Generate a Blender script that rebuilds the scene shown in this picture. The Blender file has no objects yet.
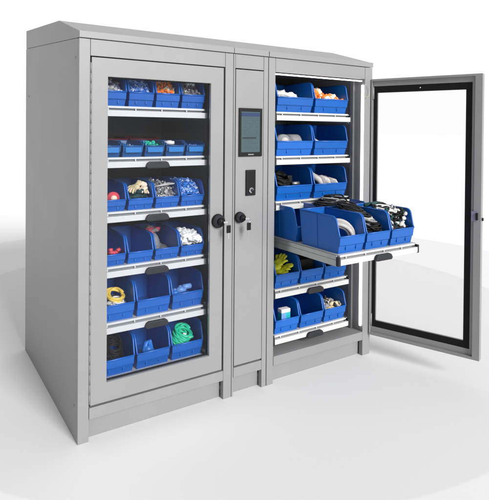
import bpy, bmesh, math, random
from mathutils import Vector, Matrix, noise
random.seed(7)
scene = bpy.context.scene
COL = scene.collection
PI = math.pi

# ------------------------------------------------------------------ materials
def mat(name, color, rough=0.5, metal=0.0, var=0.0, vscale=20.0, bump=0.0, bscale=400.0, spec=0.5, emit=None, estr=0.0, coat=0.0):
    m = bpy.data.materials.new(name); m.use_nodes = True
    nt = m.node_tree; b = nt.nodes['Principled BSDF']
    b.inputs['Base Color'].default_value = (*color, 1)
    b.inputs['Roughness'].default_value = rough
    b.inputs['Metallic'].default_value = metal
    b.inputs['Specular IOR Level'].default_value = spec
    b.inputs['Coat Weight'].default_value = coat
    if emit:
        b.inputs['Emission Color'].default_value = (*emit, 1)
        b.inputs['Emission Strength'].default_value = estr
    tc = nt.nodes.new('ShaderNodeTexCoord')
    if var > 0:
        n = nt.nodes.new('ShaderNodeTexNoise'); n.inputs['Scale'].default_value = vscale; n.inputs['Detail'].default_value = 6
        nt.links.new(tc.outputs['Object'], n.inputs['Vector'])
        r = nt.nodes.new('ShaderNodeMapRange')
        r.inputs['To Min'].default_value = 1 - var; r.inputs['To Max'].default_value = 1 + var
        r.inputs['From Min'].default_value = 0.25; r.inputs['From Max'].default_value = 0.75
        nt.links.new(n.outputs['Fac'], r.inputs['Value'])
        mx = nt.nodes.new('ShaderNodeVectorMath'); mx.operation = 'SCALE'
        mx.inputs[0].default_value = color
        nt.links.new(r.outputs['Result'], mx.inputs['Scale'])
        nt.links.new(mx.outputs['Vector'], b.inputs['Base Color'])
        r2 = nt.nodes.new('ShaderNodeMapRange')
        r2.inputs['To Min'].default_value = max(0.02, rough - 0.07); r2.inputs['To Max'].default_value = min(1, rough + 0.07)
        nt.links.new(n.outputs['Fac'], r2.inputs['Value'])
        nt.links.new(r2.outputs['Result'], b.inputs['Roughness'])
    if bump > 0:
        n2 = nt.nodes.new('ShaderNodeTexNoise'); n2.inputs['Scale'].default_value = bscale; n2.inputs['Detail'].default_value = 3
        nt.links.new(tc.outputs['Object'], n2.inputs['Vector'])
        bp = nt.nodes.new('ShaderNodeBump'); bp.inputs['Strength'].default_value = bump; bp.inputs['Distance'].default_value = 0.0015
        nt.links.new(n2.outputs['Fac'], bp.inputs['Height'])
        nt.links.new(bp.outputs['Normal'], b.inputs['Normal'])
    return m

PAINT = mat('grey_powder_coat', (0.243, 0.2435, 0.2455), 0.42, var=0.035, vscale=5, bump=0.12, bscale=900)
PAINT_SIDE = PAINT
INNER = mat('grey_inner_sheet_and_shade', (0.22, 0.225, 0.235), 0.5, var=0.03, vscale=9)  # also darkens the left bay walls in place of shade
GAPSHADE = mat('gap_shade', (0.02, 0.02, 0.022), 0.7, var=0.05)
GASKET = mat('black_rubber_gasket', (0.006, 0.006, 0.007), 0.7, var=0.15, vscale=60, spec=0.2)
BLUE = mat('blue_polypropylene', (0.003, 0.100, 0.415), 0.34, var=0.05, vscale=12, bump=0.08, bscale=500)
BLUE2 = mat('bright_blue_polypropylene', (0.002, 0.075, 0.25), 0.35, var=0.05, vscale=12)
LABELB = mat('bright_blue_label_insert', (0.001, 0.15, 0.44), 0.35, var=0.03)
RED = mat('dark_red_plastic', (0.22, 0.012, 0.02), 0.4, var=0.05)
TRAYW = mat('white_tray_steel', (0.56, 0.56, 0.55), 0.4, var=0.02, vscale=8)
ZINC = mat('zinc_slide_steel', (0.50, 0.53, 0.52), 0.32, metal=0.75, var=0.08, vscale=18)
HANDLE = mat('charcoal_handle_plastic', (0.022, 0.023, 0.026), 0.5, var=0.1, vscale=40, spec=0.25)
BLACK = mat('black_plastic', (0.008, 0.008, 0.009), 0.5, var=0.1, vscale=30, spec=0.2)
CHROME = mat('polished_metal', (0.62, 0.62, 0.64), 0.22, metal=1.0, var=0.05)
LED = mat('led_strip_light', (0.9, 0.9, 0.9), 0.5, emit=(1.0, 1.0, 0.98), estr=4.0)
WIRE = mat('pale_green_wire_sheath', (0.42, 0.50, 0.30), 0.5, var=0.1)
ORANGE = mat('orange_foam', (0.85, 0.20, 0.02), 0.8, var=0.12, vscale=60, bump=0.3)
CREAM = mat('cream_foam', (0.82, 0.66, 0.50), 0.8, var=0.12, vscale=60, bump=0.3)
WHITE = mat('white_cotton', (0.78, 0.77, 0.75), 0.85, var=0.08, vscale=40, bump=0.4)
GREY = mat('grey_rubber', (0.25, 0.25, 0.26), 0.6, var=0.15, vscale=60)
GREYL = mat('light_grey_knit', (0.50, 0.47, 0.45), 0.85, var=0.15, vscale=80, bump=0.4)
CREAMG = mat('pale_grey_webbing', (0.36, 0.35, 0.35), 0.85, var=0.15, vscale=80, bump=0.4)
BEIGE = mat('beige_leather', (0.68, 0.55, 0.34), 0.75, var=0.1, vscale=50, bump=0.3)
DKGREEN = mat('dark_green_knit', (0.01, 0.06, 0.06), 0.8, var=0.2, vscale=60)
GREEN = mat('green_hose', (0.01, 0.50, 0.27), 0.4, var=0.1, vscale=40)
TEAL = mat('teal_plastic', (0.02, 0.42, 0.46), 0.4, var=0.1)
YELLOW = mat('yellow_rubber', (0.72, 0.74, 0.03), 0.5, var=0.1, vscale=40)
GOLD = mat('yellow_cable_sheath', (0.75, 0.52, 0.10), 0.45, var=0.1, vscale=40)
PINK = mat('red_reel_plastic', (0.65, 0.07, 0.10), 0.45, var=0.1)
LBLUE = mat('light_blue_packet', (0.16, 0.33, 0.72), 0.35, var=0.2, vscale=50)
PALEB = mat('pale_packet', (0.55, 0.65, 0.85), 0.3, var=0.15, vscale=50)
MIDB = mat('mid_blue_plastic', (0.02, 0.16, 0.55), 0.4, var=0.1)
STEEL = mat('steel_parts', (0.55, 0.55, 0.58), 0.3, metal=0.9, var=0.1)
VIOLET = mat('violet_grey_parts', (0.20, 0.19, 0.30), 0.5, var=0.15)
SCREENBG = mat('display_panel', (0.03, 0.05, 0.055), 0.3, spec=0.2, emit=(0.115, 0.185, 0.20), estr=0.42)
SCREENTOP = mat('display_title_band', (0.02, 0.03, 0.07), 0.3, spec=0.2, emit=(0.06, 0.10, 0.22), estr=0.35)
SCREENTXT = mat('display_text', (0.03, 0.05, 0.06), 0.3, emit=(0.05, 0.085, 0.095), estr=0.25)
SCREENBAR = mat('display_dark_bar', (0.01, 0.015, 0.02), 0.3)

def glass_mat(name, tint, base_reflect):
    m = bpy.data.materials.new(name); m.use_nodes = True
    nt = m.node_tree; nt.nodes.clear()
    out = nt.nodes.new('ShaderNodeOutputMaterial')
    mix = nt.nodes.new('ShaderNodeMixShader')
    tr = nt.nodes.new('ShaderNodeBsdfTransparent'); tr.inputs['Color'].default_value = (*tint, 1)
    gl = nt.nodes.new('ShaderNodeBsdfGlossy'); gl.inputs['Roughness'].default_value = 0.01
    fr = nt.nodes.new('ShaderNodeFresnel'); fr.inputs['IOR'].default_value = base_reflect
    nt.links.new(fr.outputs['Fac'], mix.inputs['Fac'])
    nt.links.new(tr.outputs['BSDF'], mix.inputs[1]); nt.links.new(gl.outputs['BSDF'], mix.inputs[2])
    nt.links.new(mix.outputs['Shader'], out.inputs['Surface'])
    return m
GLASS = glass_mat('clear_door_glass', (0.95, 0.96, 0.975), 1.25)
GLASS2 = glass_mat('clear_open_door_glass', (0.985, 0.985, 0.988), 1.2)

def vary(m, amt):
    nt = m.node_tree; b = nt.nodes['Principled BSDF']; l = b.inputs['Base Color'].links[0]; src = l.from_socket
    oi = nt.nodes.new('ShaderNodeObjectInfo'); mr = nt.nodes.new('ShaderNodeMapRange'); mr.inputs['To Min'].default_value = 1-amt; mr.inputs['To Max'].default_value = 1+amt
    nt.links.new(oi.outputs['Random'], mr.inputs['Value'])
    v = nt.nodes.new('ShaderNodeVectorMath'); v.operation = 'SCALE'; nt.links.new(src, v.inputs[0]); nt.links.new(mr.outputs[0], v.inputs['Scale'])
    nt.links.new(v.outputs['Vector'], b.inputs['Base Color'])
vary(BLUE, 0.10); vary(BLUE2, 0.10)

# ------------------------------------------------------------------ helpers
class MB:
    def __init__(s): s.bm = bmesh.new(); s.mats = []
    def mi(s, m):
        if m not in s.mats: s.mats.append(m)
        return s.mats.index(m)
    def _take(s, tmp, m, M=None, smooth=False):
        i = s.mi(m)
        vm = {}
        for v in tmp.verts: vm[v] = s.bm.verts.new(M @ v.co if M else v.co)
        for f in tmp.faces:
            try:
                g = s.bm.faces.new([vm[v] for v in f.verts]); g.material_index = i; g.smooth = smooth
            except ValueError: pass
        tmp.free()
    def box(s, x0, x1, y0, y1, z0, z1, m, bev=0.0, M=None):
        t = bmesh.new()
        bmesh.ops.create_cube(t, size=1)
        for v in t.verts:
            v.co = Vector((x0 if v.co.x < 0 else x1, y0 if v.co.y < 0 else y1, z0 if v.co.z < 0 else z1))
        if bev > 0: bmesh.ops.bevel(t, geom=list(t.edges), offset=bev, segments=2, affect='EDGES', profile=0.6)
        s._take(t, m, M); return s
    def prism(s, pts, a0, a1, m, axis='x', bev=0.0, M=None):
        """pts: polygon; axis x -> pts are (y,z); y -> (x,z); z -> (x,y)"""
        def mk(p, a):
            return Vector((a, p[0], p[1])) if axis == 'x' else Vector((p[0], a, p[1])) if axis == 'y' else Vector((p[0], p[1], a))
        t = bmesh.new()
        A = [t.verts.new(mk(p, a0)) for p in pts]; B = [t.verts.new(mk(p, a1)) for p in pts]
        n = len(pts)
        t.faces.new(A); t.faces.new(B[::-1])
        for i in range(n): t.faces.new([A[i], B[i], B[(i+1) % n], A[(i+1) % n]])
        bmesh.ops.recalc_face_normals(t, faces=list(t.faces))
        if bev > 0: bmesh.ops.bevel(t, geom=list(t.edges), offset=bev, segments=2, affect='EDGES', profile=0.6)
        s._take(t, m, M); return s
    def ring(s, x0, x1, z0, z1, wl, wr, wb, wt, y0, y1, m, M=None, bev=0.0015):
        """rectangular frame in xz, bars butt end to end as one connected ring"""
        t = bmesh.new()
        O = [(x0, z0), (x1, z0), (x1, z1), (x0, z1)]
        I = [(x0+wl, z0+wb), (x1-wr, z0+wb), (x1-wr, z1-wt), (x0+wl, z1-wt)]
        V = {}
        for k, y in (('f', y0), ('b', y1)):
            V['o'+k] = [t.verts.new((p[0], y, p[1])) for p in O]; V['i'+k] = [t.verts.new((p[0], y, p[1])) for p in I]
        for i in range(4):
            j = (i+1) % 4
            t.faces.new([V['of'][i], V['of'][j], V['if'][j], V['if'][i]])
            t.faces.new([V['ob'][j], V['ob'][i], V['ib'][i], V['ib'][j]])
            t.faces.new([V['of'][j], V['of'][i], V['ob'][i], V['ob'][j]])
            t.faces.new([V['if'][i], V['if'][j], V['ib'][j], V['ib'][i]])
        bmesh.ops.recalc_face_normals(t, faces=list(t.faces))
        if bev > 0:
            es = [e for e in t.edges if len(e.link_faces) == 2 and e.calc_face_angle(0) > 0.5]
            bmesh.ops.bevel(t, geom=es, offset=bev, segments=2, affect='EDGES', profile=0.6)
        s._take(t, m, M); return s
    def cyl(s, c, r, h, m, axis='z', n=24, r2=None, M=None, smooth=True, bev=0):
        t = bmesh.new()
        bmesh.ops.create_cone(t, cap_ends=True, segments=n, radius1=r, radius2=r if r2 is None else r2, depth=h)
        if bev: bmesh.ops.bevel(t, geom=[e for e in t.edges if e.calc_face_angle(0) > 1], offset=bev, segments=2, affect='EDGES')
        R = Matrix.Identity(4)
        if axis == 'y': R = Matrix.Rotation(PI/2, 4, 'X')
        if axis == 'x': R = Matrix.Rotation(PI/2, 4, 'Y')
        T = Matrix.Translation(c) @ R
        s._take(t, m, M @ T if M else T, smooth); return s
    def tube(s, pts, r, m, n=8, closed=False, taper=None):
        pts = [Vector(p) for p in pts]; t = bmesh.new(); rings = []
        N = len(pts); up = Vector((0, 0, 1)); prev = None
        for i, p in enumerate(pts):
            a = pts[i-1] if (i > 0 or closed) else p; b = pts[(i+1) % N] if (i < N-1 or closed) else p
            d = (b-a).normalized() if (b-a).length > 1e-9 else Vector((1, 0, 0))
            if prev is None:
                u = d.cross(up)
                if u.length < .1: u = d.cross(Vector((1, 0, 0)))
            else:
                u = prev - d*prev.dot(d)
                if u.length < 1e-6: u = d.cross(up)
            u.normalize(); prev = u; w = d.cross(u)
            rr = r*(taper[i] if taper else 1)
            rings.append([t.verts.new(p + (u*math.cos(2*PI*k/n)+w*math.sin(2*PI*k/n))*rr) for k in range(n)])
        for i in range(N if closed else N-1):
            A, B = rings[i], rings[(i+1) % N]
            for k in range(n): t.faces.new([A[k], A[(k+1) % n], B[(k+1) % n], B[k]])
        if not closed: t.faces.new(rings[0][::-1]); t.faces.new(rings[-1])
        bmesh.ops.recalc_face_normals(t, faces=list(t.faces))
        s._take(t, m, None, True); return s
    def blob(s, c, sx, sy, sz, m, amp=0.2, freq=3.0, sub=3, seed=0, M=None, floor=None):
        t = bmesh.new(); bmesh.ops.create_icosphere(t, subdivisions=sub, radius=1)
        for v in t.verts:
            q = v.co*freq + Vector((seed*7.3, seed*3.1, seed*1.7))
            k = 1 + amp*(noise.noise(q) + 0.5*abs(noise.noise(q*2.3)))
            v.co = Vector((v.co.x*sx*k, v.co.y*sy*k, v.co.z*sz*k)) + Vector(c)
            if floor is not None: v.co.z = max(v.co.z, floor)
        s._take(t, m, M, True); return s
    def build(s, name, parent=None, loc=None, origin=(0, 0, 0)):
        me = bpy.data.meshes.new(name)
        if any(origin): bmesh.ops.translate(s.bm, verts=list(s.bm.verts), vec=-Vector(origin))
        s.bm.to_mesh(me); s.bm.free()
        for m in s.mats: me.materials.append(m)
        o = bpy.data.objects.new(name, me); COL.objects.link(o)
        if parent: o.parent = parent
        o.location = Vector(loc) if loc is not None else Vector(origin)
        return o
def tag(o, label=None, cat=None, group=None, kind=None):
    if label: o['label'] = label
    if cat: o['category'] = cat
    if group: o['group'] = group
    if kind: o['kind'] = kind
    return o
def empty(name, loc=(0, 0, 0)):
    o = bpy.data.objects.new(name, None); COL.objects.link(o); o.location = loc; o.empty_display_size = 0.05
    return o

# ------------------------------------------------------------------ dimensions (solved from the photograph)
W, D, H, HL, HR, HB, HRB, YR = 1.821, 1.194, 1.800, 1.830, 1.937, 1.903, 2.015, 0.362
ZB, ZT, ZR0, ZR1 = 0.158, 1.723, 0.099, 0.150
slope = (HB-H)/D

# ------------------------------------------------------------------ setting
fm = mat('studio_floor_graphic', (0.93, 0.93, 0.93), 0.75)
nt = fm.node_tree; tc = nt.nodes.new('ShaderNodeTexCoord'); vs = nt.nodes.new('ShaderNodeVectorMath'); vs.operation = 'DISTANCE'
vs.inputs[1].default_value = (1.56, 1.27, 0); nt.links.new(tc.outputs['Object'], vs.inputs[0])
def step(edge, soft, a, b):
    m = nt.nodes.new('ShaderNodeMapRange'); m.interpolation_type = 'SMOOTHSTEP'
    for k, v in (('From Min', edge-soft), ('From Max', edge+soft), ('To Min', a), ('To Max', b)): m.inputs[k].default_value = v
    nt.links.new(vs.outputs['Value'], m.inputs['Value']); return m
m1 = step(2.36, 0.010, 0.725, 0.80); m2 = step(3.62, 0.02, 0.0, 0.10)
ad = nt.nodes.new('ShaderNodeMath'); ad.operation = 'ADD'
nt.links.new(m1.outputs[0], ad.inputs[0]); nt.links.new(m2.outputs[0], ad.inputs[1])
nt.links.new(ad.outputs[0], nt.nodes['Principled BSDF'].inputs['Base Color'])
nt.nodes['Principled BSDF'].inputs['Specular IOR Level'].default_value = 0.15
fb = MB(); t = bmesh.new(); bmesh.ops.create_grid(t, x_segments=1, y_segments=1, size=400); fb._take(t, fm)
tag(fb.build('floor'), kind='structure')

# ------------------------------------------------------------------ the cabinet
cab = empty('tool_cabinet')
tag(cab, 'grey steel two-bay storage cabinet with control column, sloped roof and glass doors', 'cabinet')
def P(name, mb): return mb.build(name, cab)
G = 0.0018
# stiles (front posts reaching the floor as feet)
for (a, b) in ((0.0, 0.0485), (0.748, 0.7955), (0.7985, 0.8075), (0.9905, 1.0190), (1.0235, 1.0675), (1.7585, W)):
    z1 = H - 0.001
    y1 = 0.030
    P('front_post', MB().box(a, b, 0.0, y1, 0.0, z1, PAINT, 0.0012))
# side panels (outer)
sp = [(0.0302, 0), (D, 0), (D, HB-0.001), (0.0302, H+0.0302*slope-0.001)]
o = P('side_panel', MB().prism(sp, 0.0, 0.012, PAINT, 'x'))
P('side_panel', MB().prism(sp, W-0.012, W, PAINT, 'x'))
for (yy, zz) in ((0.06, 1.72), (0.06, 1.60 - 1.45), (1.10, 1.60)):
    mb = MB().cyl((-0.001, yy, zz), 0.005, 0.003, PAINT, 'x', 14)
    mb.build('rivet', o)
P('back_panel', MB().box(0.0125, W-0.0125, D-0.012, D-0.0005, 0.02, HB-0.01, PAINT))
# headers, rails, kick plates for the three modules
for (a, b, nm) in ((0.0505, 0.7462, 'l'), (0.8095, 0.9885, 'm'), (1.0695, 1.7567, 'r')):
    P('header', MB().box(a, b, 0.0006, 0.028, ZT+0.003, H-0.001, PAINT, 0.001))
    P('base_rail', MB().box(a, b, -0.0015, 0.028, ZR0, ZR1, PAINT, 0.0015))
    P('kick_plate', MB().box(a, b, 0.036, 0.046, 0.0005, ZR0-0.002, PAINT, 0.001))
# inner liners; the left bay's shade is put into its wall colour
P('bay_wall', MB().box(0.0125, 0.0480, 0.0305, D-0.0125, 0.10, 1.76, INNER))  # same steel as the right bay, painted darker to look shaded
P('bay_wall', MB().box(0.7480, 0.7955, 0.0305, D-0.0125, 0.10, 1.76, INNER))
P('bay_wall', MB().box(1.0235, 1.0680, 0.0305, D-0.0125, 0.10, 1.76, PAINT))
P('bay_wall', MB().box(1.7585, W-0.0125, 0.0305, D-0.0125, 0.10, 1.76, PAINT))
for xa, xb in ((0.0485, 0.062), (0.734, 0.7475), (1.0685, 1.080), (1.742, 1.758)):
    P('upright', MB().box(xa, xb, 0.085, 0.115, 0.15, 1.74, PAINT if xa > 1 else INNER, 0.002))  # left pair takes the painted shade of its walls
for a, b in ((0.0482, 0.7478), (1.0682, 1.7583)):
    P('bay_floor', MB().box(a, b, 0.0285, D-0.0125, 0.120, 0.148, PAINT))
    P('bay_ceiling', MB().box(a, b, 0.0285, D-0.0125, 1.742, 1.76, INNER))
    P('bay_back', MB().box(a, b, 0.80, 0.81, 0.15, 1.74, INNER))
P('column_gap_shade', MB().box(0.7958, 1.0232, 0.034, 0.05, 0.10, 1.79, GAPSHADE))  # near-black sheet added so the gaps round the column door look shaded
# roof
rp = [(0.0, H+0.0015), (0.0, HL), (YR, HR), (D, HRB), (D, HB+0.0015)]
roof = P('roof', MB().prism(rp, 0.0008, W-0.0008, PAINT, 'x', 0.0012))
for a, b in ((-0.0008, 0.796), (0.799, 1.0185), (1.0235, W+0.0008)):
    MB().box(a, b, -0.006, -0.0003, H+0.002, HL+0.0012, PAINT, 0.0012).build('roof_lip', roof)
# LED light strips of the open bay
P('led_strip', MB().box(1.7465, 1.7580, 0.010, 0.022, 0.185, 1.690, LED, 0.002))
P('led_strip', MB().box(1.075, 1.740, 0.006, 0.020, 1.7100, 1.7165, LED, 0.002))

# closed left door -------------------------------------------------
dx0, dx1 = 0.0552, 0.7365
door = MB().ring(dx0, dx1, ZB+0.002, ZT-0.003, 0.129-dx0, dx1-0.662, 0.247-ZB-0.002, ZT-0.003-1.637, -0.002, 0.020, PAINT).build('glass_door', cab)
tag(door, 'closed glass door of the left bay')
MB().ring(0.110, 0.681, 0.228, 1.656, 0.024, 0.024, 0.024, 0.024, 0.0203, 0.029, GASKET).build('gasket', door)
MB().box(0.1295, 0.6615, 0.0110, 0.0140, 0.2475, 1.6365, GLASS).build('glass_pane', door)
hg = MB(); z = ZB+0.01
while z < ZT-0.05:
    hg.cyl((0.0520, -0.0005, z+0.0205), 0.0026, 0.0435, PAINT, 'z', 10); z += 0.045
hg.build('piano_hinge', door)

def lock(parent, x, z, r, kx, kz):
    mb = MB()
    mb.cyl((x, -0.006, z), r, 0.008, BLACK, 'y', 32, bev=0.002)
    mb.cyl((x, -0.018, z), r*0.92, 0.018, HANDLE, 'y', 32, r2=None, bev=0.004)
    mb.cyl((x+0.003, -0.034, z), r*0.55, 0.022, BLACK, 'y', 24, bev=0.003)
    mb.build('lock', parent)
    k = MB()
    k.box(x+0.002, x+0.005, -0.062, -0.045, z-0.003, z+0.003, CHROME)
    k.box(x+0.001, x+0.026, -0.066, -0.061, z-0.005, z+0.004, CHROME, 0.001)
    cx, cz = x + kx, z + kz
    ring = [(x+0.022+0.010*math.cos(a), -0.0635, z-0.010+0.012*math.sin(a)) for a in [2*PI*i/16 for i in range(16)]]
    k.tube(ring, 0.0011, CHROME, 6, closed=True)
    k.box(cx-0.012, cx+0.012, -0.067, -0.060, cz-0.016, cz+0.024, BLACK, 0.004)
    k.box(cx-0.004, cx+0.003, -0.0645, -0.0620, cz-0.045, cz-0.011, CHROME, 0.0005)
    k.build('key', parent)
lock(door, 0.705, 0.935, 0.036, 0.030, -0.040)

# middle column door ----------------------------------------------
md = MB().box(0.8112, 0.9868, -0.002, 0.018, ZB+0.002, ZT-0.003, PAINT, 0.0018).build('column_door', cab)
lock(md, 0.836, 0.943, 0.029, 0.022, -0.045)
sc = MB().ring(0.828, 0.9755, 1.262, 1.518, 0.014, 0.0135, 0.022, 0.018, -0.0095, -0.0024, BLACK).build('touch_screen', md)
s2 = MB().box(0.8425, 0.9615, -0.0075, -0.0030, 1.2845, 1.4995, SCREENBG)
s2.box(0.8430, 0.9610, -0.0082, -0.0076, 1.474, 1.494, SCREENTOP)
random.seed(3)
zz = 1.464
while zz > 1.30:
    if 1.350 < zz < 1.368:
        s2.box(0.850, 0.938, -0.0082, -0.0076, zz-0.003, zz+0.004, SCREENBAR)
    else:
        xx = 0.850 + random.random()*0.02
        while xx < 0.945:
            w = 0.006 + random.random()*0.016
            if random.random() < 0.75: s2.box(xx, min(xx+w, 0.953), -0.0081, -0.0076, zz, zz+0.0035, SCREENTXT)
            xx += w + 0.004 + random.random()*0.008
    zz -= 0.0095
s2.build('display', sc) if False else s2.build('display', md)
MB().box(0.885, 0.921, -0.0102, -0.0097, 1.270, 1.275, GREY).build('bezel_mark', md)
cr = MB().box(0.874, 0.935, -0.010, -0.0024, 1.054, 1.190, BLACK, 0.002)
cr.ring(0.880, 0.929, 1.060, 1.184, 0.003, 0.003, 0.003, 0.003, -0.0115, -0.0102, HANDLE)
cr.build('card_reader', md)
MB().cyl((0.905, -0.014, 1.082), 0.015, 0.008, CHROME, 'y', 24, bev=0.002).cyl((0.905, -0.0195, 1.082), 0.008, 0.004, HANDLE, 'y', 20).build('reader_button', md)

# open right door --------------------------------------------------
DW = 0.647
od = MB()
od.ring(0.0, DW, 0.127, 1.727, 0.010, 0.056, 0.050, 0.044, 0.002, 0.030, PAINT)
od.ring(0.0, DW, 0.127, 1.727, 0.006, 0.039, 0.016, 0.013, -0.013, 0.0017, PAINT)
ang = math.atan2(-0.604, 0.231)
od = od.build('glass_door', cab, loc=(1.817, -0.002, 0))
od.rotation_euler.z = ang
tag(od, 'glass door of the right bay, swung wide open')
MB().ring(0.0105, 0.5905, 0.1775, 1.6825, 0.022, 0.034, 0.038, 0.040, 0.0035, 0.026, GASKET, bev=0.003).build('gasket', od)
MB().box(0.0330, 0.5560, 0.0120, 0.0150, 0.216, 1.6420, GLASS2).build('glass_pane', od)
MB().box(0.596, 0.628, -0.0165, -0.0135, 0.905, 0.960, VIOLET, 0.001).box(0.620, 0.632, -0.024, -0.0135, 0.912, 0.952, BLACK, 0.002).cyl((DW+0.003, 0.012, 0.915), 0.009, 0.009, BLACK, 'x', 16).build('latch', od)
MB().cyl((0.30, 0.000, 1.663), 0.004, 0.006, CHROME, 'y', 12).build('screw', od)
for zc in (0.22, 0.92, 1.64):
    MB().cyl((1.8195, -0.010, zc), 0.007, 0.075, PAINT, 'z', 14).build('hinge', cab)
# grounding wire loop between post and open door
wp = []
for i in range(25):
    a = PI*0.5 + 2*PI*0.92*i/24
    wp.append((1.752+0.034*math.cos(a)*0.9, -0.016-0.006*math.sin(a*0.5), 1.652+0.040*math.sin(a)))
P('ground_wire', MB().tube(wp, 0.0013, WIRE, 6))

# ------------------------------------------------------------------ pull-out shelves
LB, RB = 0.103, 1.115          # left ends of the trays
TW = 0.567
def shelf(x0, zt, yf, handle, label, side_detail=False, depth=0.66):
    r = empty('pull_out_shelf', (x0+TW/2, yf, zt)); tag(r, label, 'shelf', 'pull-out shelves of the cabinet')
    og = (x0+TW/2, yf, zt)
    def B(nm, mb):
        o = mb.build(nm, r, origin=og); o.location = (0, 0, 0); return o
    # zt = top of the thick front strip; tray plate sits 11 mm above
    B('front_strip', MB().box(x0, x0+TW, yf, yf+0.018, zt-0.028, zt, TRAYW, 0.0015))
    pl = MB().box(x0+0.004, x0+TW-0.012, yf+0.010, yf+depth, zt+0.0105, zt+0.0205, TRAYW, 0.001)
    pl.box(x0+0.01, x0+TW-0.018, yf+0.0225, yf+0.03, zt-0.02, zt+0.0102, INNER)
    k = 0.045
    while k < TW-0.03:
        pl.box(x0+k, x0+k+0.006, yf+0.013, yf+0.0222, zt+0.001, zt+0.0102, TRAYW); k += TW/4.2
    B('tray_plate', pl)
    for xa in (x0-0.0125, x0+TW+0.0005):
        B('end_cap', MB().box(xa, xa+0.012, yf+0.001, yf+0.022, zt-0.032, zt+0.012, HANDLE, 0.0015))
        sd = MB()
        sd.box(xa+0.001, xa+0.011, yf+0.0225, yf+depth, zt-0.034, zt-0.004, ZINC, 0.001)
        sd.box(xa+0.003, xa+0.009, yf+0.0225, yf+depth, zt-0.0035, zt+0.018, ZINC, 0.001)
        B('slide_rail', sd)
    if handle:
        h = MB(); c = x0+TW/2+0.004; hw = 0.062
        pts = [(c-hw, zt-0.025), (c-hw+0.009, zt-0.007), (c-hw+0.020, zt-0.001), (c+hw-0.020, zt-0.001), (c+hw-0.009, zt-0.007), (c+hw, zt-0.025), (c+hw-0.010, zt-0.034), (c-hw+0.010, zt-0.034)]
        h.prism(pts, yf-0.020, yf-0.0003, HANDLE, 'y', 0.004)
        B('handle', h)
    # fixed runners reach back into the bay
    return r
ordn = ['top', 'second', 'third', 'fourth', 'fifth', 'bottom']
LZ = [1.488, 1.247, 0.992, 0.735, 0.473, 0.216]
RZ = [1.487, 1.235, 0.978, 0.773, 0.478, 0.216]
YF = 0.047
for i, z in enumerate(LZ):
    shelf(LB, z, YF, i > 0, '%s white pull-out shelf%s behind the closed glass door' % (ordn[i], ' without a handle' if i == 0 else ' with a dark handle'))
YP = -0.455
for i, z in enumerate(RZ):
    if i == 3: shelf(RB+0.02, z, YP, True, 'white shelf pulled far out of the open right bay')
    else: shelf(RB, z, YF, i > 3, '%s white pull-out shelf%s in the open right bay' % (ordn[i], ' without a handle' if i < 3 else ' with a dark handle'))
# fixed runners on the bay walls (parts of the cabinet)
for bay, zs in ((0, LZ), (1, RZ)):
    for i, z in enumerate(zs):
        for s in (0, 1):
            if bay == 0: a, b = (0.0485, LB-0.014) if s == 0 else (LB+TW+0.0145, 0.7475)
            else: a, b = (1.0685, RB-0.014) if s == 0 else (RB+TW+0.0145, 1.7578)
            y0 = 0.16
            P('runner', MB().box(a, b, y0, 0.70, z-0.030, z-0.006, INNER, 0.001))

# ------------------------------------------------------------------ bins
_bins = {}
def bin_mesh(w, d, h, lip, m):
    key = (round(w, 4), d, h, lip, m.name)
    if key in _bins: return _bins[key]
    t = 0.0028; hw = w/2 - 0.0045
    mb = MB()
    fy = 0.022                                    # recessed foot of the front wall
    sl = 0.026 if h > 0.1 else 0.020
    nose = [(sl+0.030, h), (sl+0.018, h-0.0025), (sl+0.008, h-0.009), (sl+0.001, h-0.020), (0.010, lip+0.014), (0.004, lip+0.002)]
    out = [(fy, 0.0), (d-0.014, 0.0), (d, h)] + nose + [(0.003, lip-0.002), (0.008, lip*0.50), (fy-0.008, lip*0.44)]
    mb.prism(out, -hw, -hw+t, m, 'x')
    mb.prism(out, hw-t, hw, m, 'x')
    e = -hw+t+.0001, hw-t-.0001
    mb.prism([(fy+0.0002, 0.0005), (d-0.0145, 0.0005), (d-0.0142, 0.0035), (fy+0.0002, 0.0035)], e[0], e[1], m, 'x')
    mb.prism([(d-0.0170, 0.0037), (d-0.0142, 0.0037), (d-0.0004, h-0.0004), (d-0.0034, h-0.0004)], e[0], e[1], m, 'x')
    mb.prism([(fy+0.0004, 0.0037), (fy+0.0032, 0.0037), (fy-0.0045, lip*0.44), (0.0110, lip*0.50), (0.0058, lip-0.0012), (0.0028, lip-0.0012), (0.0082, lip*0.51), (fy-0.0078, lip*0.445)], e[0], e[1], m, 'x')
    if m is BLUE2: mb.box(-hw+0.010, hw-0.010, -0.0015, 0.0012, lip*0.42, lip-0.006, LABELB, 0.0012)
    else:
        for xx in (-hw*0.42, hw*0.42): mb.box(xx-0.004, xx+0.004, 0.012, fy-0.002, lip*0.20, lip*0.42, m, 0.001)
    rr = 0.0045 if h > 0.1 else 0.003
    def flange(x): return [(x, q[0], q[1]) for q in nose[::-1]] + [(x, d, h)]
    mb.tube(flange(-hw), rr, m, 10); mb.tube(flange(hw), rr, m, 10)
    mb.tube([(-hw, 0.004, lip+0.001), (0, 0.004, lip+0.001), (hw, 0.004, lip+0.001)], rr, m, 10)
    mb.tube([(-hw, d, h), (hw, d, h)], rr, m, 10)
    for q in (-1, 1): mb.box(min(q*hw, q*(hw+0.0028)), max(q*hw, q*(hw+0.0028)), d*0.55, d*0.55+0.004, 0.01, h-0.004, m)
    for v in mb.bm.verts: v.co.x *= 0.915 + 0.085*min(1, max(0, v.co.z/h))**0.7
    me = bpy.data.meshes.new('storage_bin'); mb.bm.to_mesh(me); mb.bm.free(); [me.materials.append(q) for q in mb.mats]
    _bins[key] = me; return me
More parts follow.
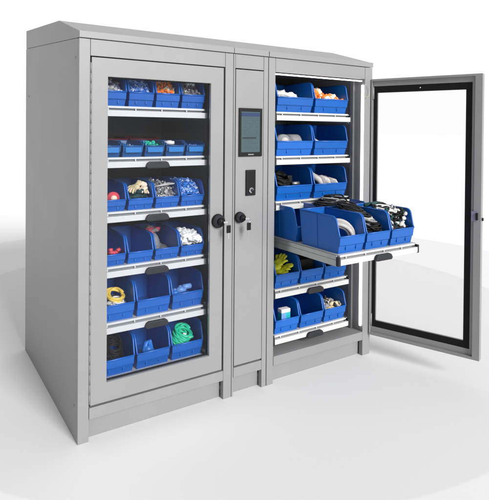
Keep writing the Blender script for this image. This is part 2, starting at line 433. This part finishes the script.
def put_bin(xc, yf, z, w, d, h, lip, label, m=BLUE, group=None, name='storage_bin'):
    o = bpy.data.objects.new(name, bin_mesh(w, d, h, lip, m)); COL.objects.link(o)
    o.location = (xc, yf, z); o.rotation_euler.z = random.uniform(-0.010, 0.010)
    tag(o, label, 'bin', group); return o
GB = 'blue storage bins standing on the shelves'
BX = {}
def row(bay, i, n, h, lip, labels, d=0.30, m=BLUE, yf=None, w=None, dx=0.0):
    x0 = (LB if bay == 'L' else RB) + dx; z = (LZ if bay == 'L' else RZ)[i] + 0.0208
    w = w or (TW-0.010)/n; yf = YF + 0.004 if yf is None else yf
    for k in range(n):
        xc = x0 + 0.002 + w*(k+0.5)
        put_bin(xc, yf, z, w, d, h, lip, labels[k], m, GB)
        BX[(bay, i, k)] = (xc, yf, z+0.004, w-0.018, d, h, lip)
CD = 'behind the closed door'
OB = 'in the open right bay'
row('L', 0, 4, 0.155, 0.066, ['blue bin of pinkish grey bits, left end of top shelf '+CD, 'blue bin of pale blue packets on the top shelf '+CD, 'blue bin of orange earplugs on the top shelf '+CD, 'blue bin of steel bolts at the right of top shelf '+CD])
row('L', 1, 5, 0.075, 0.052, ['small bright blue bin, left end of the second shelf '+CD, 'small bright blue bin, second from left on second shelf '+CD, 'small bright blue bin of teal clips, middle of the second shelf', 'small bright blue bin of white tape on the second shelf', 'small bright blue bin, right end of the second shelf '+CD], m=BLUE2, d=0.22)
row('L', 2, 4, 0.125, 0.052, ['blue bin with red reel, left end of third shelf '+CD, 'blue bin of beige gloves on the third shelf '+CD, 'blue bin of grey tools on the third shelf '+CD, 'blue bin heaped with blue and white packets on third shelf'])
row('L', 3, 4, 0.130, 0.054, ['blue bin with red clips, left end of fourth shelf '+CD, 'empty blue bin second from left on the fourth shelf '+CD, 'blue bin left of the white rags on the fourth shelf', 'blue bin of white rags on the fourth shelf '+CD])
row('L', 4, 3, 0.165, 0.078, ['blue bin of yellow cable, left on the fifth shelf '+CD, 'empty blue bin, middle of the fifth shelf '+CD, 'blue bin with light blue fittings, right on the fifth shelf'])
row('L', 5, 3, 0.165, 0.078, ['blue bin of black cables, left on the bottom shelf '+CD, 'blue bin with blue grip, middle of bottom shelf '+CD, 'blue bin of green hose, right on the bottom shelf '+CD])
row('R', 0, 2, 0.180, 0.082, ['wide blue bin of white cloths, left on top shelf '+OB, 'wide blue bin of orange and cream earplugs '+OB])
row('R', 1, 2, 0.180, 0.082, ['wide blue bin of grey rolls, second shelf '+OB, 'wide blue bin, nearly empty, second shelf '+OB])
row('R', 2, 2, 0.180, 0.082, ['wide blue bin of black tools, third shelf '+OB, 'wide blue bin of folded grey gloves, third shelf '+OB])
row('R', 3, 3, 0.182, 0.084, ['blue bin with grey roll, nearest on the pulled-out shelf', 'blue bin of black cables, middle front of the pulled-out shelf', 'blue bin of mixed white fittings at far end of pulled-out shelf'], yf=YP+0.012, dx=0.020, d=0.315)
for k in range(3):
    z = RZ[3] + 0.0208; w = (TW-0.01)/3; xc = RB+0.020+0.002+w*(k+0.5)
    put_bin(xc, YP+0.345, z, w, 0.30, 0.182, 0.084, ['blue bin in second row of pulled-out shelf, behind the grey roll', 'blue bin in second row of pulled-out shelf, behind the black cables', 'blue bin in second row of pulled-out shelf, behind the white fittings'][k], BLUE, GB)
row('R', 4, 3, 0.165, 0.078, ['blue bin of yellow gloves below the pulled-out shelf', 'blue bin right of the yellow gloves, fifth shelf '+OB, 'blue bin at right end of fifth shelf '+OB])
row('R', 5, 3, 0.165, 0.078, ['blue bin with teal and white box, bottom shelf '+OB, 'empty blue bin in middle of the bottom shelf '+OB, 'blue bin of dark and light fittings, bottom shelf '+OB])
# red boxes at the back of the small-bin shelf
for k in range(2):
    put_bin(LB+0.16+k*0.17, YF+0.26, LZ[1]+0.0208, 0.165, 0.22, 0.095, 0.08, ['left dark red bin at the back of the second shelf', 'right dark red bin at the back of the second shelf'][k], RED, 'dark red bins at the back')

# ------------------------------------------------------------------ contents
def inner(key, yo=0.02):
    xc, yf, z, w, d, h, lip = BX[key]
    return xc, yf, z, w, d, h, lip
def done(mb, name, label, cat, kind=None):
    mb.bm.verts.ensure_lookup_table()
    if name in ('work_gloves', 'rubber_gloves', 'rag_pile', 'white_rags', 'folded_cloths', 'grey_rag'):
        for v in mb.bm.verts:
            v.co += 0.007*noise.noise_vector(v.co*38) + 0.003*noise.noise_vector(v.co*110)
    if not mb.bm.verts: return
    lo = Vector((min(v.co.x for v in mb.bm.verts), min(v.co.y for v in mb.bm.verts), min(v.co.z for v in mb.bm.verts)))
    hi = Vector((max(v.co.x for v in mb.bm.verts), max(v.co.y for v in mb.bm.verts), 0))
    for kk_, bx_ in BX.items():
        if not bx_ or kk_[2] == 9: continue
        X, Y, Z, Wd, Dp, Hh, Lp = bx_; c = (lo+hi)/2
        if abs(c.x-X) < Wd/2 and Y < c.y < Y+Dp and Z-0.03 < lo.z < Z+Hh:
            for v in mb.bm.verts:
                if v.co.z < Z+Lp+0.002: v.co.y = max(v.co.y, Y+0.026+random.random()*0.001)
                if v.co.z < Z+Hh: v.co.x = min(max(v.co.x, X-Wd/2+0.004), X+Wd/2-0.004)
                v.co.z = max(v.co.z, Z+0.0002)
            break
    o = mb.build(name, origin=((lo.x+hi.x)/2, (lo.y+hi.y)/2, lo.z)); return tag(o, label, cat, kind=kind)
def rotm(c):
    return Matrix.Translation(c) @ Matrix.Rotation(random.uniform(0, 2*PI), 4, 'Z') @ Matrix.Rotation(random.uniform(-1.2, 1.2), 4, 'X') @ Matrix.Rotation(random.uniform(-1.2, 1.2), 4, 'Y')
def hf(key, x, y, top):
    xc, yf, z, w, d, h, lip = BX[key]
    k = min(1, max(0, (y-0.02)/0.075)); k = k*k*(3-2*k)
    q = noise.noise(Vector((x*28+key[1]*5, y*28+key[2]*3, 2.2)))
    return min(lip+0.006, top*0.9)*(1-k) + top*k + 0.010*q - 0.16*top*(2*x/w)**2
def field(mb, key, top, m, back, drop):
    xc, yf, z, w, d, h, lip = BX[key]; t = bmesh.new(); nx, ny = 14, 14; g = []
    for j in range(ny+1):
        row_ = []
        for i in range(nx+1):
            x = -w/2+0.006 + (w-0.012)*i/nx; y = 0.024 + (back)*j/ny
            row_.append(t.verts.new((xc+x, yf+y, z+max(0.004, hf(key, x, y, top)-drop+random.uniform(-.002, .002)))))
        g.append(row_)
    for j in range(ny):
        for i in range(nx): t.faces.new([g[j][i], g[j][i+1], g[j+1][i+1], g[j+1][i]])
    mb._take(t, m)
def spots(key, n, top, back=0.20, size=0.01):
    xc, yf, z, w, d, h, lip = BX[key]; out = []
    for i in range(n):
        x = (random.random()-0.5)*(w-0.02); y = 0.034+random.random()**1.3*(back-0.02)
        out.append((xc+x, yf+y, z+hf(key, x, y, top)+random.uniform(-.3, .25)*size))
    return out
def base_fill(mb, key, top, m, back=0.2): field(mb, key, top*0.86, m, back, 0.0)
def heap(key, kind, mats, n, size, top, back=0.2):
    mb = MB(); field(mb, key, top, mats[-1], back, size*0.6); n = int(n*1.7)
    for i, p in enumerate(spots(key, n, top, back, size)):
        m = random.choice(mats); M = rotm(p); s = size*random.uniform(0.75, 1.25)
        if kind == 'plug':
            mb.cyl((0, 0, 0), s*0.5, s*1.5, m, 'z', 10, r2=s*0.32, M=M, bev=s*0.12)
        elif kind == 'bolt':
            mb.cyl((0, 0, 0), s*0.18, s*2.0, m, 'z', 8, M=M); mb.cyl((0, 0, s), s*0.42, s*0.35, m, 'z', 6, M=M, smooth=False)
        elif kind == 'packet':
            mb.box(-s, s, -s*0.7, s*0.7, -s*0.12, s*0.12, m, s*0.08, M=M)
        elif kind == 'chunk':
            mb.blob((0, 0, 0), s*0.9, s*0.6, s*0.5, m, 0.5, 1.7, 2, seed=i, M=M)
    return mb
def scribble(mb, key, m, r, loops, rad, zc, amp=0.012, off=(0, 0.08), tilt=0.3, n=20, ell=1.0):
    xc, yf, z, w, d, h, lip = inner(key)
    pts = []
    N = loops*n
    for i in range(N):
        a = 2*PI*i/n; q = i*0.13
        rr = rad*(0.85+0.3*noise.noise(Vector((q, 1.3, r*999))))
        cxx = off[0] + amp*noise.noise(Vector((q*0.7, 5.1, 2.2))); cyy = off[1] + amp*noise.noise(Vector((q*0.7, 8.1, 4.2)))
        x = cxx + rr*math.cos(a); y = cyy + rr*math.sin(a)*ell
        zz = zc + math.sin(a)*rr*tilt + amp*noise.noise(Vector((q, 3.3, 7.7)))
        pts.append((xc+max(-w/2+r, min(w/2-r, x)), yf+max(0.02, y), z+max(r, zz)))
    mb.tube(pts, r, m, 7)
def glove(mb, c, s, m, rz=0.0, tilt=0.0):
    """a limp work glove: palm, cuff, four unequal fingers and a thumb"""
    M = Matrix.Translation(c) @ Matrix.Rotation(rz, 4, 'Z') @ Matrix.Rotation(tilt, 4, 'X')
    mb.blob((0, 0, 0), s*0.50, s*0.55, s*0.20, m, 0.25, 2, 3, seed=int(s*1000), M=M)
    mb.blob((0, -s*0.75, 0), s*0.46, s*0.42, s*0.22, m, 0.2, 2.5, 3, seed=3, M=M)
    for k, (dx, L) in enumerate(((-0.36, 0.62), (-0.13, 0.80), (0.12, 0.76), (0.35, 0.60))):
        pts = [M @ Vector((dx*s, s*0.3, 0)), M @ Vector((dx*s*1.15, s*(0.3+L*0.5), s*0.08)), M @ Vector((dx*s*1.3, s*(0.3+L), -s*0.04)), M @ Vector((dx*s*1.3, s*(0.36+L), -s*0.06))]
        mb.tube(pts, s*0.125, m, 8, taper=[1, 1, 0.85, 0.3])
    pts = [M @ Vector((s*0.38, -s*0.15, 0)), M @ Vector((s*0.68, s*0.12, s*0.05)), M @ Vector((s*0.80, s*0.36, 0)), M @ Vector((s*0.81, s*0.42, 0))]
    mb.tube(pts, s*0.13, m, 8, taper=[1, 1, 0.85, 0.3])

random.seed(11)
# left bay, top shelf
done(heap(('L', 0, 0), 'chunk', [GREYL, VIOLET, PALEB], 34, 0.016, 0.125), 'clip_heap', 'pinkish grey and violet clips at left end of top shelf', 'clips', 'stuff')
done(heap(('L', 0, 1), 'packet', [LBLUE, PALEB, MIDB], 130, 0.009, 0.145), 'packet_heap', 'small pale and mid blue packets heaped on the top shelf', 'packets', 'stuff')
done(heap(('L', 0, 2), 'plug', [ORANGE, ORANGE, CREAM], 95, 0.015, 0.142), 'earplug_heap', 'orange and cream earplugs in a bin behind the closed door', 'earplugs', 'stuff')
mb = heap(('L', 0, 3), 'bolt', [STEEL, GREY, VIOLET, GREYL], 80, 0.014, 0.125)
for k in range(8):
    xc, yf, z, w, d, h, lip = BX[('L', 0, 3)]
    mb.blob((xc+0.012+random.uniform(-.018, .018), yf+0.06+random.uniform(-.015, .03), z+0.118+random.uniform(0, .02)), 0.010, 0.008, 0.010, WHITE, 0.4, 2, 2, seed=k)
done(mb, 'bolt_heap', 'steel bolts and white plastic caps at right of the top shelf', 'bolts', 'stuff')
# second shelf small bins
done(heap(('L', 1, 0), 'chunk', [MIDB, BLUE], 12, 0.010, 0.045, 0.14), 'fitting_heap', 'dark blue fittings at left end of the second shelf', 'fittings', 'stuff')
done(heap(('L', 1, 1), 'chunk', [MIDB, BLUE2, GREY], 14, 0.010, 0.050, 0.14), 'fitting_heap', 'grey and blue fittings in the second small bin', 'fittings', 'stuff')
done(heap(('L', 1, 2), 'chunk', [TEAL, GREEN], 24, 0.010, 0.062, 0.14), 'clip_heap', 'teal green clips in the middle small bin, second shelf', 'clips', 'stuff')
xc, yf, z, w, d, h, lip = BX[('L', 1, 3)]
mb = MB()
mb.cyl((xc-0.01, yf+0.06, z+0.062), 0.026, 0.018, WHITE, 'z', 24, bev=0.002)
mb.cyl((xc-0.01, yf+0.06, z+0.0725), 0.012, 0.004, GREYL, 'z', 20)
done(mb, 'tape_roll', 'white tape roll in a small bright blue bin', 'tape')
done(heap(('L', 1, 4), 'bolt', [STEEL, MIDB], 24, 0.009, 0.045, 0.14), 'screw_heap', 'small screws in the right end bin of second shelf', 'screws', 'stuff')
# third shelf
xc, yf, z, w, d, h, lip = BX[('L', 2, 0)]
mb = MB().cyl((xc+0.016, yf+0.055, z+0.055), 0.030, 0.030, PINK, 'y', 28, bev=0.004).cyl((xc+0.016, yf+0.052, z+0.055), 0.014, 0.038, CREAM, 'y', 20)
done(mb, 'wire_reel', 'red reel with a pale core, third shelf', 'reel')
xc, yf, z, w, d, h, lip = BX[('L', 2, 1)]
mb = MB(); base_fill(mb, ('L', 2, 1), 0.085, DKGREEN)
for k in range(7): mb.blob((xc+random.uniform(-.045, .045), yf+0.05+random.random()*.1, z+0.08), 0.022, 0.02, 0.016, DKGREEN, 0.4, 2, 2, seed=k)
glove(mb, (xc-0.008, yf+0.062, z+0.102), 0.042, BEIGE, 2.2, -0.5); glove(mb, (xc+0.034, yf+0.052, z+0.094), 0.034, CREAM, 2.9, -0.6)
done(mb, 'work_gloves', 'beige leather gloves with dark green knit on third shelf', 'gloves')
mb = heap(('L', 2, 2), 'bolt', [STEEL, GREY, GREYL], 70, 0.014, 0.105)
xc, yf, z, w, d, h, lip = BX[('L', 2, 2)]
for k in range(6):
    a = random.uniform(-.3, .3); mb.tube([(xc-0.05+0.008*k, yf+0.03+0.006*k, z+0.103), (xc+0.04+0.004*k, yf+0.07+a*0.1, z+0.110)], 0.0035, GREYL, 8)
done(mb, 'tool_heap', 'grey rods and bolts lying in a third shelf bin', 'tools', 'stuff')
done(heap(('L', 2, 3), 'packet', [LBLUE, PALEB, MIDB, MIDB], 170, 0.009, 0.116), 'packet_heap', 'heap of blue packets with white print, right on third shelf', 'packets', 'stuff')
# fourth shelf
xc, yf, z, w, d, h, lip = BX[('L', 3, 0)]
mb = MB()
for k in range(8): mb.blob((xc+0.025+random.uniform(-.02, .02), yf+0.045+random.random()*.03, z+0.046+random.random()*.02), 0.012, 0.010, 0.009, PINK, 0.4, 2, 2, seed=k)
base_fill(mb, ('L', 3, 0), 0.045, PINK, 0.1)
done(mb, 'clip_heap', 'red clips in the left end bin of fourth shelf', 'clips', 'stuff')
xc, yf, z, w, d, h, lip = BX[('L', 3, 2)]
mb = MB()
for k in range(8): mb.blob((xc+random.uniform(-.04, .03), yf+0.19+random.random()*.05, z+0.10+random.random()*.025), 0.020, 0.018, 0.014, random.choice([GREYL, GREY, PINK]), 0.5, 2, 3, seed=k)
base_fill(mb, ('L', 3, 2), 0.04, GREY, 0.24); mb.blob((xc, yf+0.21, z+0.001), 0.05, 0.05, 0.105, GREY, 0.1, 2, 3, seed=4, floor=z+0.0005)
done(mb, 'rag_pile', 'greyish pink rags at the back of a fourth shelf bin', 'rags')
xc, yf, z, w, d, h, lip = BX[('L', 3, 3)]
mb = MB(); base_fill(mb, ('L', 3, 3), 0.09, WHITE)
for k, (dx, dy, dz, s) in enumerate([(-.035, .045, .098, .032), (.0, .05, .085, .036), (.03, .035, .082, .034), (-.02, .10, .105, .036), (.025, .09, .095, .034), (-.045, .03, .075, .022), (.045, .02, .070, .020)]):
    mb.blob((xc+dx, yf+dy, z+dz), s, s, s*0.55, WHITE, 0.55, 2.4, 4, seed=k)
done(mb, 'white_rags', 'crumpled white rags spilling over the fourth shelf bin', 'rags')
# fifth shelf
mb = MB(); k5 = ('L', 4, 0)
scribble(mb, k5, GOLD, 0.0065, 3, 0.045, 0.100, 0.014, (0.018, 0.085), 0.5)
scribble(mb, k5, WHITE, 0.004, 6, 0.035, 0.072, 0.02, (0.02, 0.065), 0.3)
xc, yf, z, w, d, h, lip = BX[k5]
for k in range(14): mb.blob((xc+0.015+random.uniform(-.05, .05), yf+0.04+random.random()*.06, z+0.062+random.random()*.02), 0.014, 0.010, 0.009, random.choice([WHITE, GREYL, GREY]), 0.5, 2, 2, seed=k)
base_fill(mb, k5, 0.07, GREY)
done(mb, 'cable_coil', 'yellow and white cable coils on the fifth shelf', 'cable')
xc, yf, z, w, d, h, lip = BX[('L', 4, 2)]
mb = MB()
for k in range(5):
    mb.cyl((xc-0.03+0.016*k, yf+0.09+0.012*(k % 2), z+0.055+0.006*k), 0.014, 0.050, random.choice([LBLUE, MIDB]), 'x', 16, bev=0.003)
base_fill(mb, ('L', 4, 2), 0.045, MIDB)
done(mb, 'pipe_fittings', 'light blue pipe fittings at right on fifth shelf', 'fittings')
# bottom shelf
mb = MB(); k6 = ('L', 5, 0)
for q in range(3): scribble(mb, k6, BLACK, 0.0042+0.0004*q, 5, 0.045, 0.075+0.02*q, 0.018, (0.012, 0.085+0.01*q), 0.75)
done(mb, 'cable_coil', 'black cable coils on the bottom shelf behind the closed door', 'cable')
xc, yf, z, w, d, h, lip = BX[('L', 5, 1)]
mb = MB().tube([(xc-0.03, yf+0.06, z+0.055), (xc-0.012, yf+0.075, z+0.095), (xc+0.004, yf+0.07, z+0.100), (xc+0.012, yf+0.06, z+0.055)], 0.012, MIDB, 10)
mb.cyl((xc-0.004, yf+0.066, z+0.062), 0.020, 0.045, MIDB, 'x', 18, bev=0.004).blob((xc, yf+0.08, z+0.02), 0.05, 0.06, 0.04, BLUE, 0.2, 2, 3, floor=z)
done(mb, 'hand_grip', 'mid blue moulded hand grip in middle bottom bin', 'grip')
mb = MB(); k7 = ('L', 5, 2)
for q in range(3): scribble(mb, k7, GREEN, 0.0062, 4, 0.040, 0.075+0.018*q, 0.02, (-0.012+0.01*q, 0.07), 0.7)
xc, yf, z, w, d, h, lip = BX[k7]
for k in range(7): mb.blob((xc+random.uniform(-.02, .05), yf+0.045+random.random()*.03, z+0.072+random.random()*.02), 0.014, 0.009, 0.009, random.choice([GREEN, WHITE]), 0.5, 2, 2, seed=k)
done(mb, 'hose_coil', 'tangled bright green hose with white tags, bottom shelf', 'hose')
# right bay
xc, yf, z, w, d, h, lip = BX[('R', 0, 0)]
mb = MB(); mb.blob((xc-0.03, yf+0.12, z+0.085), 0.10, 0.10, 0.032, WHITE, 0.35, 2.2, 4, seed=2); mb.blob((xc-0.06, yf+0.09, z+0.100), 0.06, 0.05, 0.024, GREYL, 0.5, 2.2, 3, seed=5); mb.blob((xc, yf+0.12, z+0.001), 0.11, 0.10, 0.085, WHITE, 0.1, 2, 3, floor=z)
done(mb, 'folded_cloths', 'white cloths lying low in the top left open bin', 'cloths')
mb = heap(('R', 0, 1), 'plug', [ORANGE, ORANGE, CREAM, WHITE], 46, 0.024, 0.102)
xc, yf, z, w, d, h, lip = BX[('R', 0, 1)]
for k, (dx, dz) in enumerate([(-0.085, .118), (-.055, .128), (-.02, .106), (.02, .098), (.06, .100), (.09, .090), (-.10, .10)]):
    mb.blob((xc+dx, yf+0.07+0.01*(k % 3), z+dz), 0.026, 0.024, 0.022, [ORANGE, CREAM, ORANGE, ORANGE, CREAM, CREAM, ORANGE][k], 0.5, 2.5, 3, seed=k)
done(mb, 'earplug_heap', 'large orange and cream foam earplugs in the open right bay', 'earplugs', 'stuff')
xc, yf, z, w, d, h, lip = BX[('R', 1, 0)]
mb = MB()
mb.cyl((xc-0.045, yf+0.075, z+0.075), 0.045, 0.055, GREY, 'y', 28, bev=0.006).cyl((xc-0.045, yf+0.046, z+0.075), 0.028, 0.006, GREYL, 'y', 24)
mb.cyl((xc+0.045, yf+0.095, z+0.070), 0.050, 0.085, GREY, 'x', 28, bev=0.006).cyl((xc-0.04, yf+0.16, z+0.066), 0.055, 0.12, HANDLE, 'x', 24, bev=0.006)
done(mb, 'tape_roll', 'grey tape rolls on the second shelf of the open bay', 'tape')
xc, yf, z, w, d, h, lip = BX[('R', 1, 1)]
mb = MB(); mb.blob((xc-0.09, yf+0.06, z+0.05), 0.035, 0.04, 0.04, GREYL, 0.4, 2, 3, seed=1); mb.blob((xc-0.06, yf+0.09, z+0.02), 0.06, 0.06, 0.03, GREY, 0.4, 2, 3, seed=2, floor=z)
done(mb, 'grey_rag', 'small grey rag in the nearly empty open bin', 'rag')
mb = MB(); kk = ('R', 2, 0)
for q in range(3): scribble(mb, kk, BLACK, 0.007, 4, 0.055, 0.085+0.02*q, 0.02, (-0.045, 0.09), 0.6)
xc, yf, z, w, d, h, lip = BX[kk]
mb.box(xc-0.01, xc+0.025, yf+0.06, yf+0.09, z+0.04, z+0.135, BLACK, 0.006); mb.cyl((xc+0.035, yf+0.045, z+0.088), 0.012, 0.05, STEEL, 'x', 14, bev=0.002)
mb.blob((xc-0.02, yf+0.1, z+0.01), 0.1, 0.08, 0.075, BLACK, 0.3, 2, 3, floor=z)
done(mb, 'black_tools', 'black hand tools and cable on the third open shelf', 'tools')
xc, yf, z, w, d, h, lip = BX[('R', 2, 1)]
mb = MB()
for k in range(5):
    pts = [(xc-0.07+0.030*k, yf+0.16, z+0.12-0.010*k), (xc-0.075+0.034*k, yf+0.09, z+0.125-0.008*k), (xc-0.055+0.034*k, yf+0.055, z+0.100-0.004*k), (xc-0.03+0.030*k, yf+0.05, z+0.06)]
    mb.tube(pts, 0.016, [GREYL, GREY][k % 2], 10, taper=[1, 1.1, 1, 0.8])
mb.blob((xc, yf+0.12, z+0.005), 0.10, 0.08, 0.085, GREY, 0.3, 2, 3, floor=z)
done(mb, 'work_gloves', 'folded light and dark grey gloves, third open shelf', 'gloves')
# pulled-out shelf
xc, yf, z, w, d, h, lip = BX[('R', 3, 0)]
mb = MB()
Md = Matrix.Translation((xc+0.006, yf+0.118, z+0.064)) @ Matrix.Rotation(-0.75, 4, 'Z') @ Matrix.Rotation(0.30, 4, 'X')
for q, (R_, r_, yy) in enumerate([(0.074, 0.0095, -0.024), (0.078, 0.0105, -0.008), (0.078, 0.0105, 0.010), (0.074, 0.0095, 0.026), (0.060, 0.009, -0.018), (0.060, 0.009, 0.0), (0.060, 0.009, 0.018)]):
    mb.tube([Md @ Vector((R_*math.cos(2*PI*i/40), yy, R_*math.sin(2*PI*i/40))) for i in range(40)], r_, GREYL if q % 2 == 0 else CREAMG, 10, closed=True)
done(mb, 'webbing_roll', 'round light grey roll standing in the nearest pulled-out bin', 'roll')
kk = ('R', 3, 1); mb = heap(kk, 'chunk', [GREY, BLACK, HANDLE], 26, 0.016, 0.130, 0.25)
for q, m in enumerate([BLACK, GREY, GREYL, BLACK, HANDLE, BLACK]): scribble(mb, kk, m, [0.0045, 0.004, 0.0035, 0.005, 0.004, 0.0042][q], 6, 0.062, 0.128+0.011*q, 0.035, (0.0, 0.09+0.024*q), 0.42, ell=1.2)
done(mb, 'cable_tangle', 'tangle of black and grey cables in the middle pulled-out bin', 'cables')
kk = ('R', 3, 2); mb = heap(kk, 'chunk', [WHITE, BLACK, STEEL, GREYL, DKGREEN, HANDLE], 60, 0.014, 0.155, 0.25)
for q, m in enumerate([BLACK, WHITE, HANDLE]): scribble(mb, kk, m, 0.0045, 4, 0.055, 0.158+0.010*q, 0.03, (0.0, 0.09+0.03*q), 0.35)
xc, yf, z, w, d, h, lip = BX[kk]
for k in range(75):
    m = random.choice([WHITE, WHITE, BLACK, STEEL, GREYL, DKGREEN]); p = (xc+random.uniform(-.065, .065), yf+0.035+random.random()*.16, z+0.125+random.random()*.055)
    if k % 3: mb.blob(p, 0.014, 0.010, 0.010, m, 0.5, 2, 2, seed=k)
    else: mb.cyl((0, 0, 0), 0.006, 0.045, m, 'z', 10, M=rotm(p), bev=0.001)
done(mb, 'fitting_heap', 'mixed white, black and steel fittings, far pulled-out bin', 'fittings', 'stuff')
# black cables lying over the second row
kk = ('R', 3, 0); BX['q'] = None
mb = MB()
BX[('R', 3, 9)] = (BX[('R', 3, 1)][0]+0.015, YP+0.33, BX[kk][2], 0.26, 0.3, 0.165, 0.08)
for q in range(5): scribble(mb, ('R', 3, 9), [BLACK, HANDLE, BLACK, GREY, BLACK][q], 0.0045, 4, 0.075, 0.180+0.008*q, 0.03, (0.03*(q-2), 0.05+0.01*q), 0.12, ell=0.6)
done(mb, 'cable_tangle', 'black cables lying across the rims behind the pulled-out front bins', 'cables')
mb = MB()
xc, yf, z, w, d, h, lip = BX[('R', 3, 2)]
mb.tube([(xc-0.07, yf+0.22, z+0.186), (xc-0.02, yf+0.20, z+0.194), (xc+0.03, yf+0.215, z+0.192), (xc+0.06, yf+0.20, z+0.186)], 0.012, DKGREEN, 10)
done(mb, 'green_strap', 'dark green strap lying across the far pulled-out bin', 'strap')
# fifth shelf right
xc, yf, z, w, d, h, lip = BX[('R', 4, 0)]
mb = MB(); glove(mb, (xc-0.012, yf+0.080, z+0.130), 0.062, YELLOW, -1.1, 0.5); glove(mb, (xc+0.008, yf+0.055, z+0.092), 0.055, YELLOW, -1.7, 0.35)
mb.blob((xc, yf+0.1, z+0.02), 0.06, 0.08, 0.08, YELLOW, 0.3, 2, 3, floor=z)
done(mb, 'rubber_gloves', 'bright yellow rubber gloves below the pulled-out shelf', 'gloves')
xc, yf, z, w, d, h, lip = BX[('R', 4, 1)]
mb = MB().box(xc-0.05, xc+0.055, yf+0.06, yf+0.20, z+0.001, z+0.125, BLACK, 0.006)
done(mb, 'black_case', 'black box shaped case right of the yellow gloves', 'case')
xc, yf, z, w, d, h, lip = BX[('R', 4, 2)]
mb = MB(); scribble(mb, ('R', 4, 2), BLACK, 0.006, 4, 0.045, 0.09, 0.02, (0.0, 0.09), 0.5)
done(mb, 'cable_coil', 'black cable coil at right end of fifth open shelf', 'cable')
# bottom shelf right
xc, yf, z, w, d, h, lip = BX[('R', 5, 0)]
mb = MB().box(xc-0.020, xc+0.045, yf+0.035, yf+0.075, z+0.001, z+0.100, TEAL, 0.003).box(xc-0.020, xc+0.045, yf+0.035, yf+0.075, z+0.1005, z+0.122, WHITE, 0.003)
mb.box(xc-0.0205, xc+0.012, yf+0.0345, yf+0.0349, z+0.02, z+0.10, LBLUE)
done(mb, 'small_carton', 'teal carton with white top on the bottom open shelf', 'carton')
mb = heap(('R', 5, 2), 'chunk', [GREY, HANDLE, GREYL, BEIGE], 26, 0.018, 0.088, 0.14)
done(mb, 'fitting_heap', 'dark, grey and beige fittings on the bottom open shelf', 'fittings', 'stuff')

# ------------------------------------------------------------------ light
w = bpy.data.worlds.new('World'); scene.world = w; w.use_nodes = True
bg = w.node_tree.nodes['Background']; bg.inputs['Color'].default_value = (1, 1, 1, 1); bg.inputs['Strength'].default_value = 1.03
wn = w.node_tree; wt = wn.nodes.new('ShaderNodeTexCoord'); sx = wn.nodes.new('ShaderNodeSeparateXYZ'); mr = wn.nodes.new('ShaderNodeMapRange')
mr.inputs['From Min'].default_value = 0.40; mr.inputs['From Max'].default_value = 0.9; mr.inputs['To Min'].default_value = 1.0; mr.inputs['To Max'].default_value = 0.55
wn.links.new(wt.outputs['Generated'], sx.inputs[0]); wn.links.new(sx.outputs['Z'], mr.inputs['Value']); mx_ = wn.nodes.new('ShaderNodeMapRange'); mx_.interpolation_type = 'SMOOTHSTEP'
for k, v in (('From Min', -0.75), ('From Max', -0.25), ('To Min', 0.30), ('To Max', 1.0)): mx_.inputs[k].default_value = v
wn.links.new(sx.outputs['X'], mx_.inputs['Value'])
ml = wn.nodes.new('ShaderNodeMath'); ml.operation = 'MULTIPLY'
wn.links.new(mr.outputs['Result'], ml.inputs[0]); wn.links.new(mx_.outputs['Result'], ml.inputs[1]); wn.links.new(ml.outputs[0], bg.inputs['Color'])
L = bpy.data.lights.new('key_softbox', 'SUN'); L.energy = 3.9; L.angle = math.radians(20); L.color = (1.0, 0.995, 0.985)
lo = bpy.data.objects.new('key_softbox', L); COL.objects.link(lo)
dirv = Vector((-0.12, 1.0, -0.46)).normalized()
lo.rotation_euler = dirv.to_track_quat('-Z', 'Y').to_euler(); lo.location = (0, -5, 3)

# ------------------------------------------------------------------ camera
cam = bpy.data.cameras.new('camera'); co = bpy.data.objects.new('camera', cam); COL.objects.link(co)
rz, rx, ry = -0.5744817841551968, -0.011479536299492199, -0.008108109867314944
Mr = Matrix.Rotation(rz, 4, 'Z') @ Matrix.Rotation(rx, 4, 'X') @ Matrix.Rotation(ry, 4, 'Y') @ Matrix.Rotation(PI/2, 4, 'X')
co.matrix_world = Matrix.Translation((-0.6424122271323979, -2.3187839709601357, 1.3930325644590629)) @ Mr
cam.sensor_fit = 'VERTICAL'; cam.sensor_height = 36; cam.lens = 522.724/500*36
cam.shift_x = (244.5-243.051)/500; cam.shift_y = (137.7035-250)/500
cam.clip_start = 0.05; cam.clip_end = 2000
scene.camera = co
scene.view_settings.view_transform = 'Standard'; scene.view_settings.look = 'None'
scene.view_settings.exposure = 0; scene.view_settings.gamma = 1
scene.cycles.max_bounces = 10; scene.cycles.transparent_max_bounces = 12
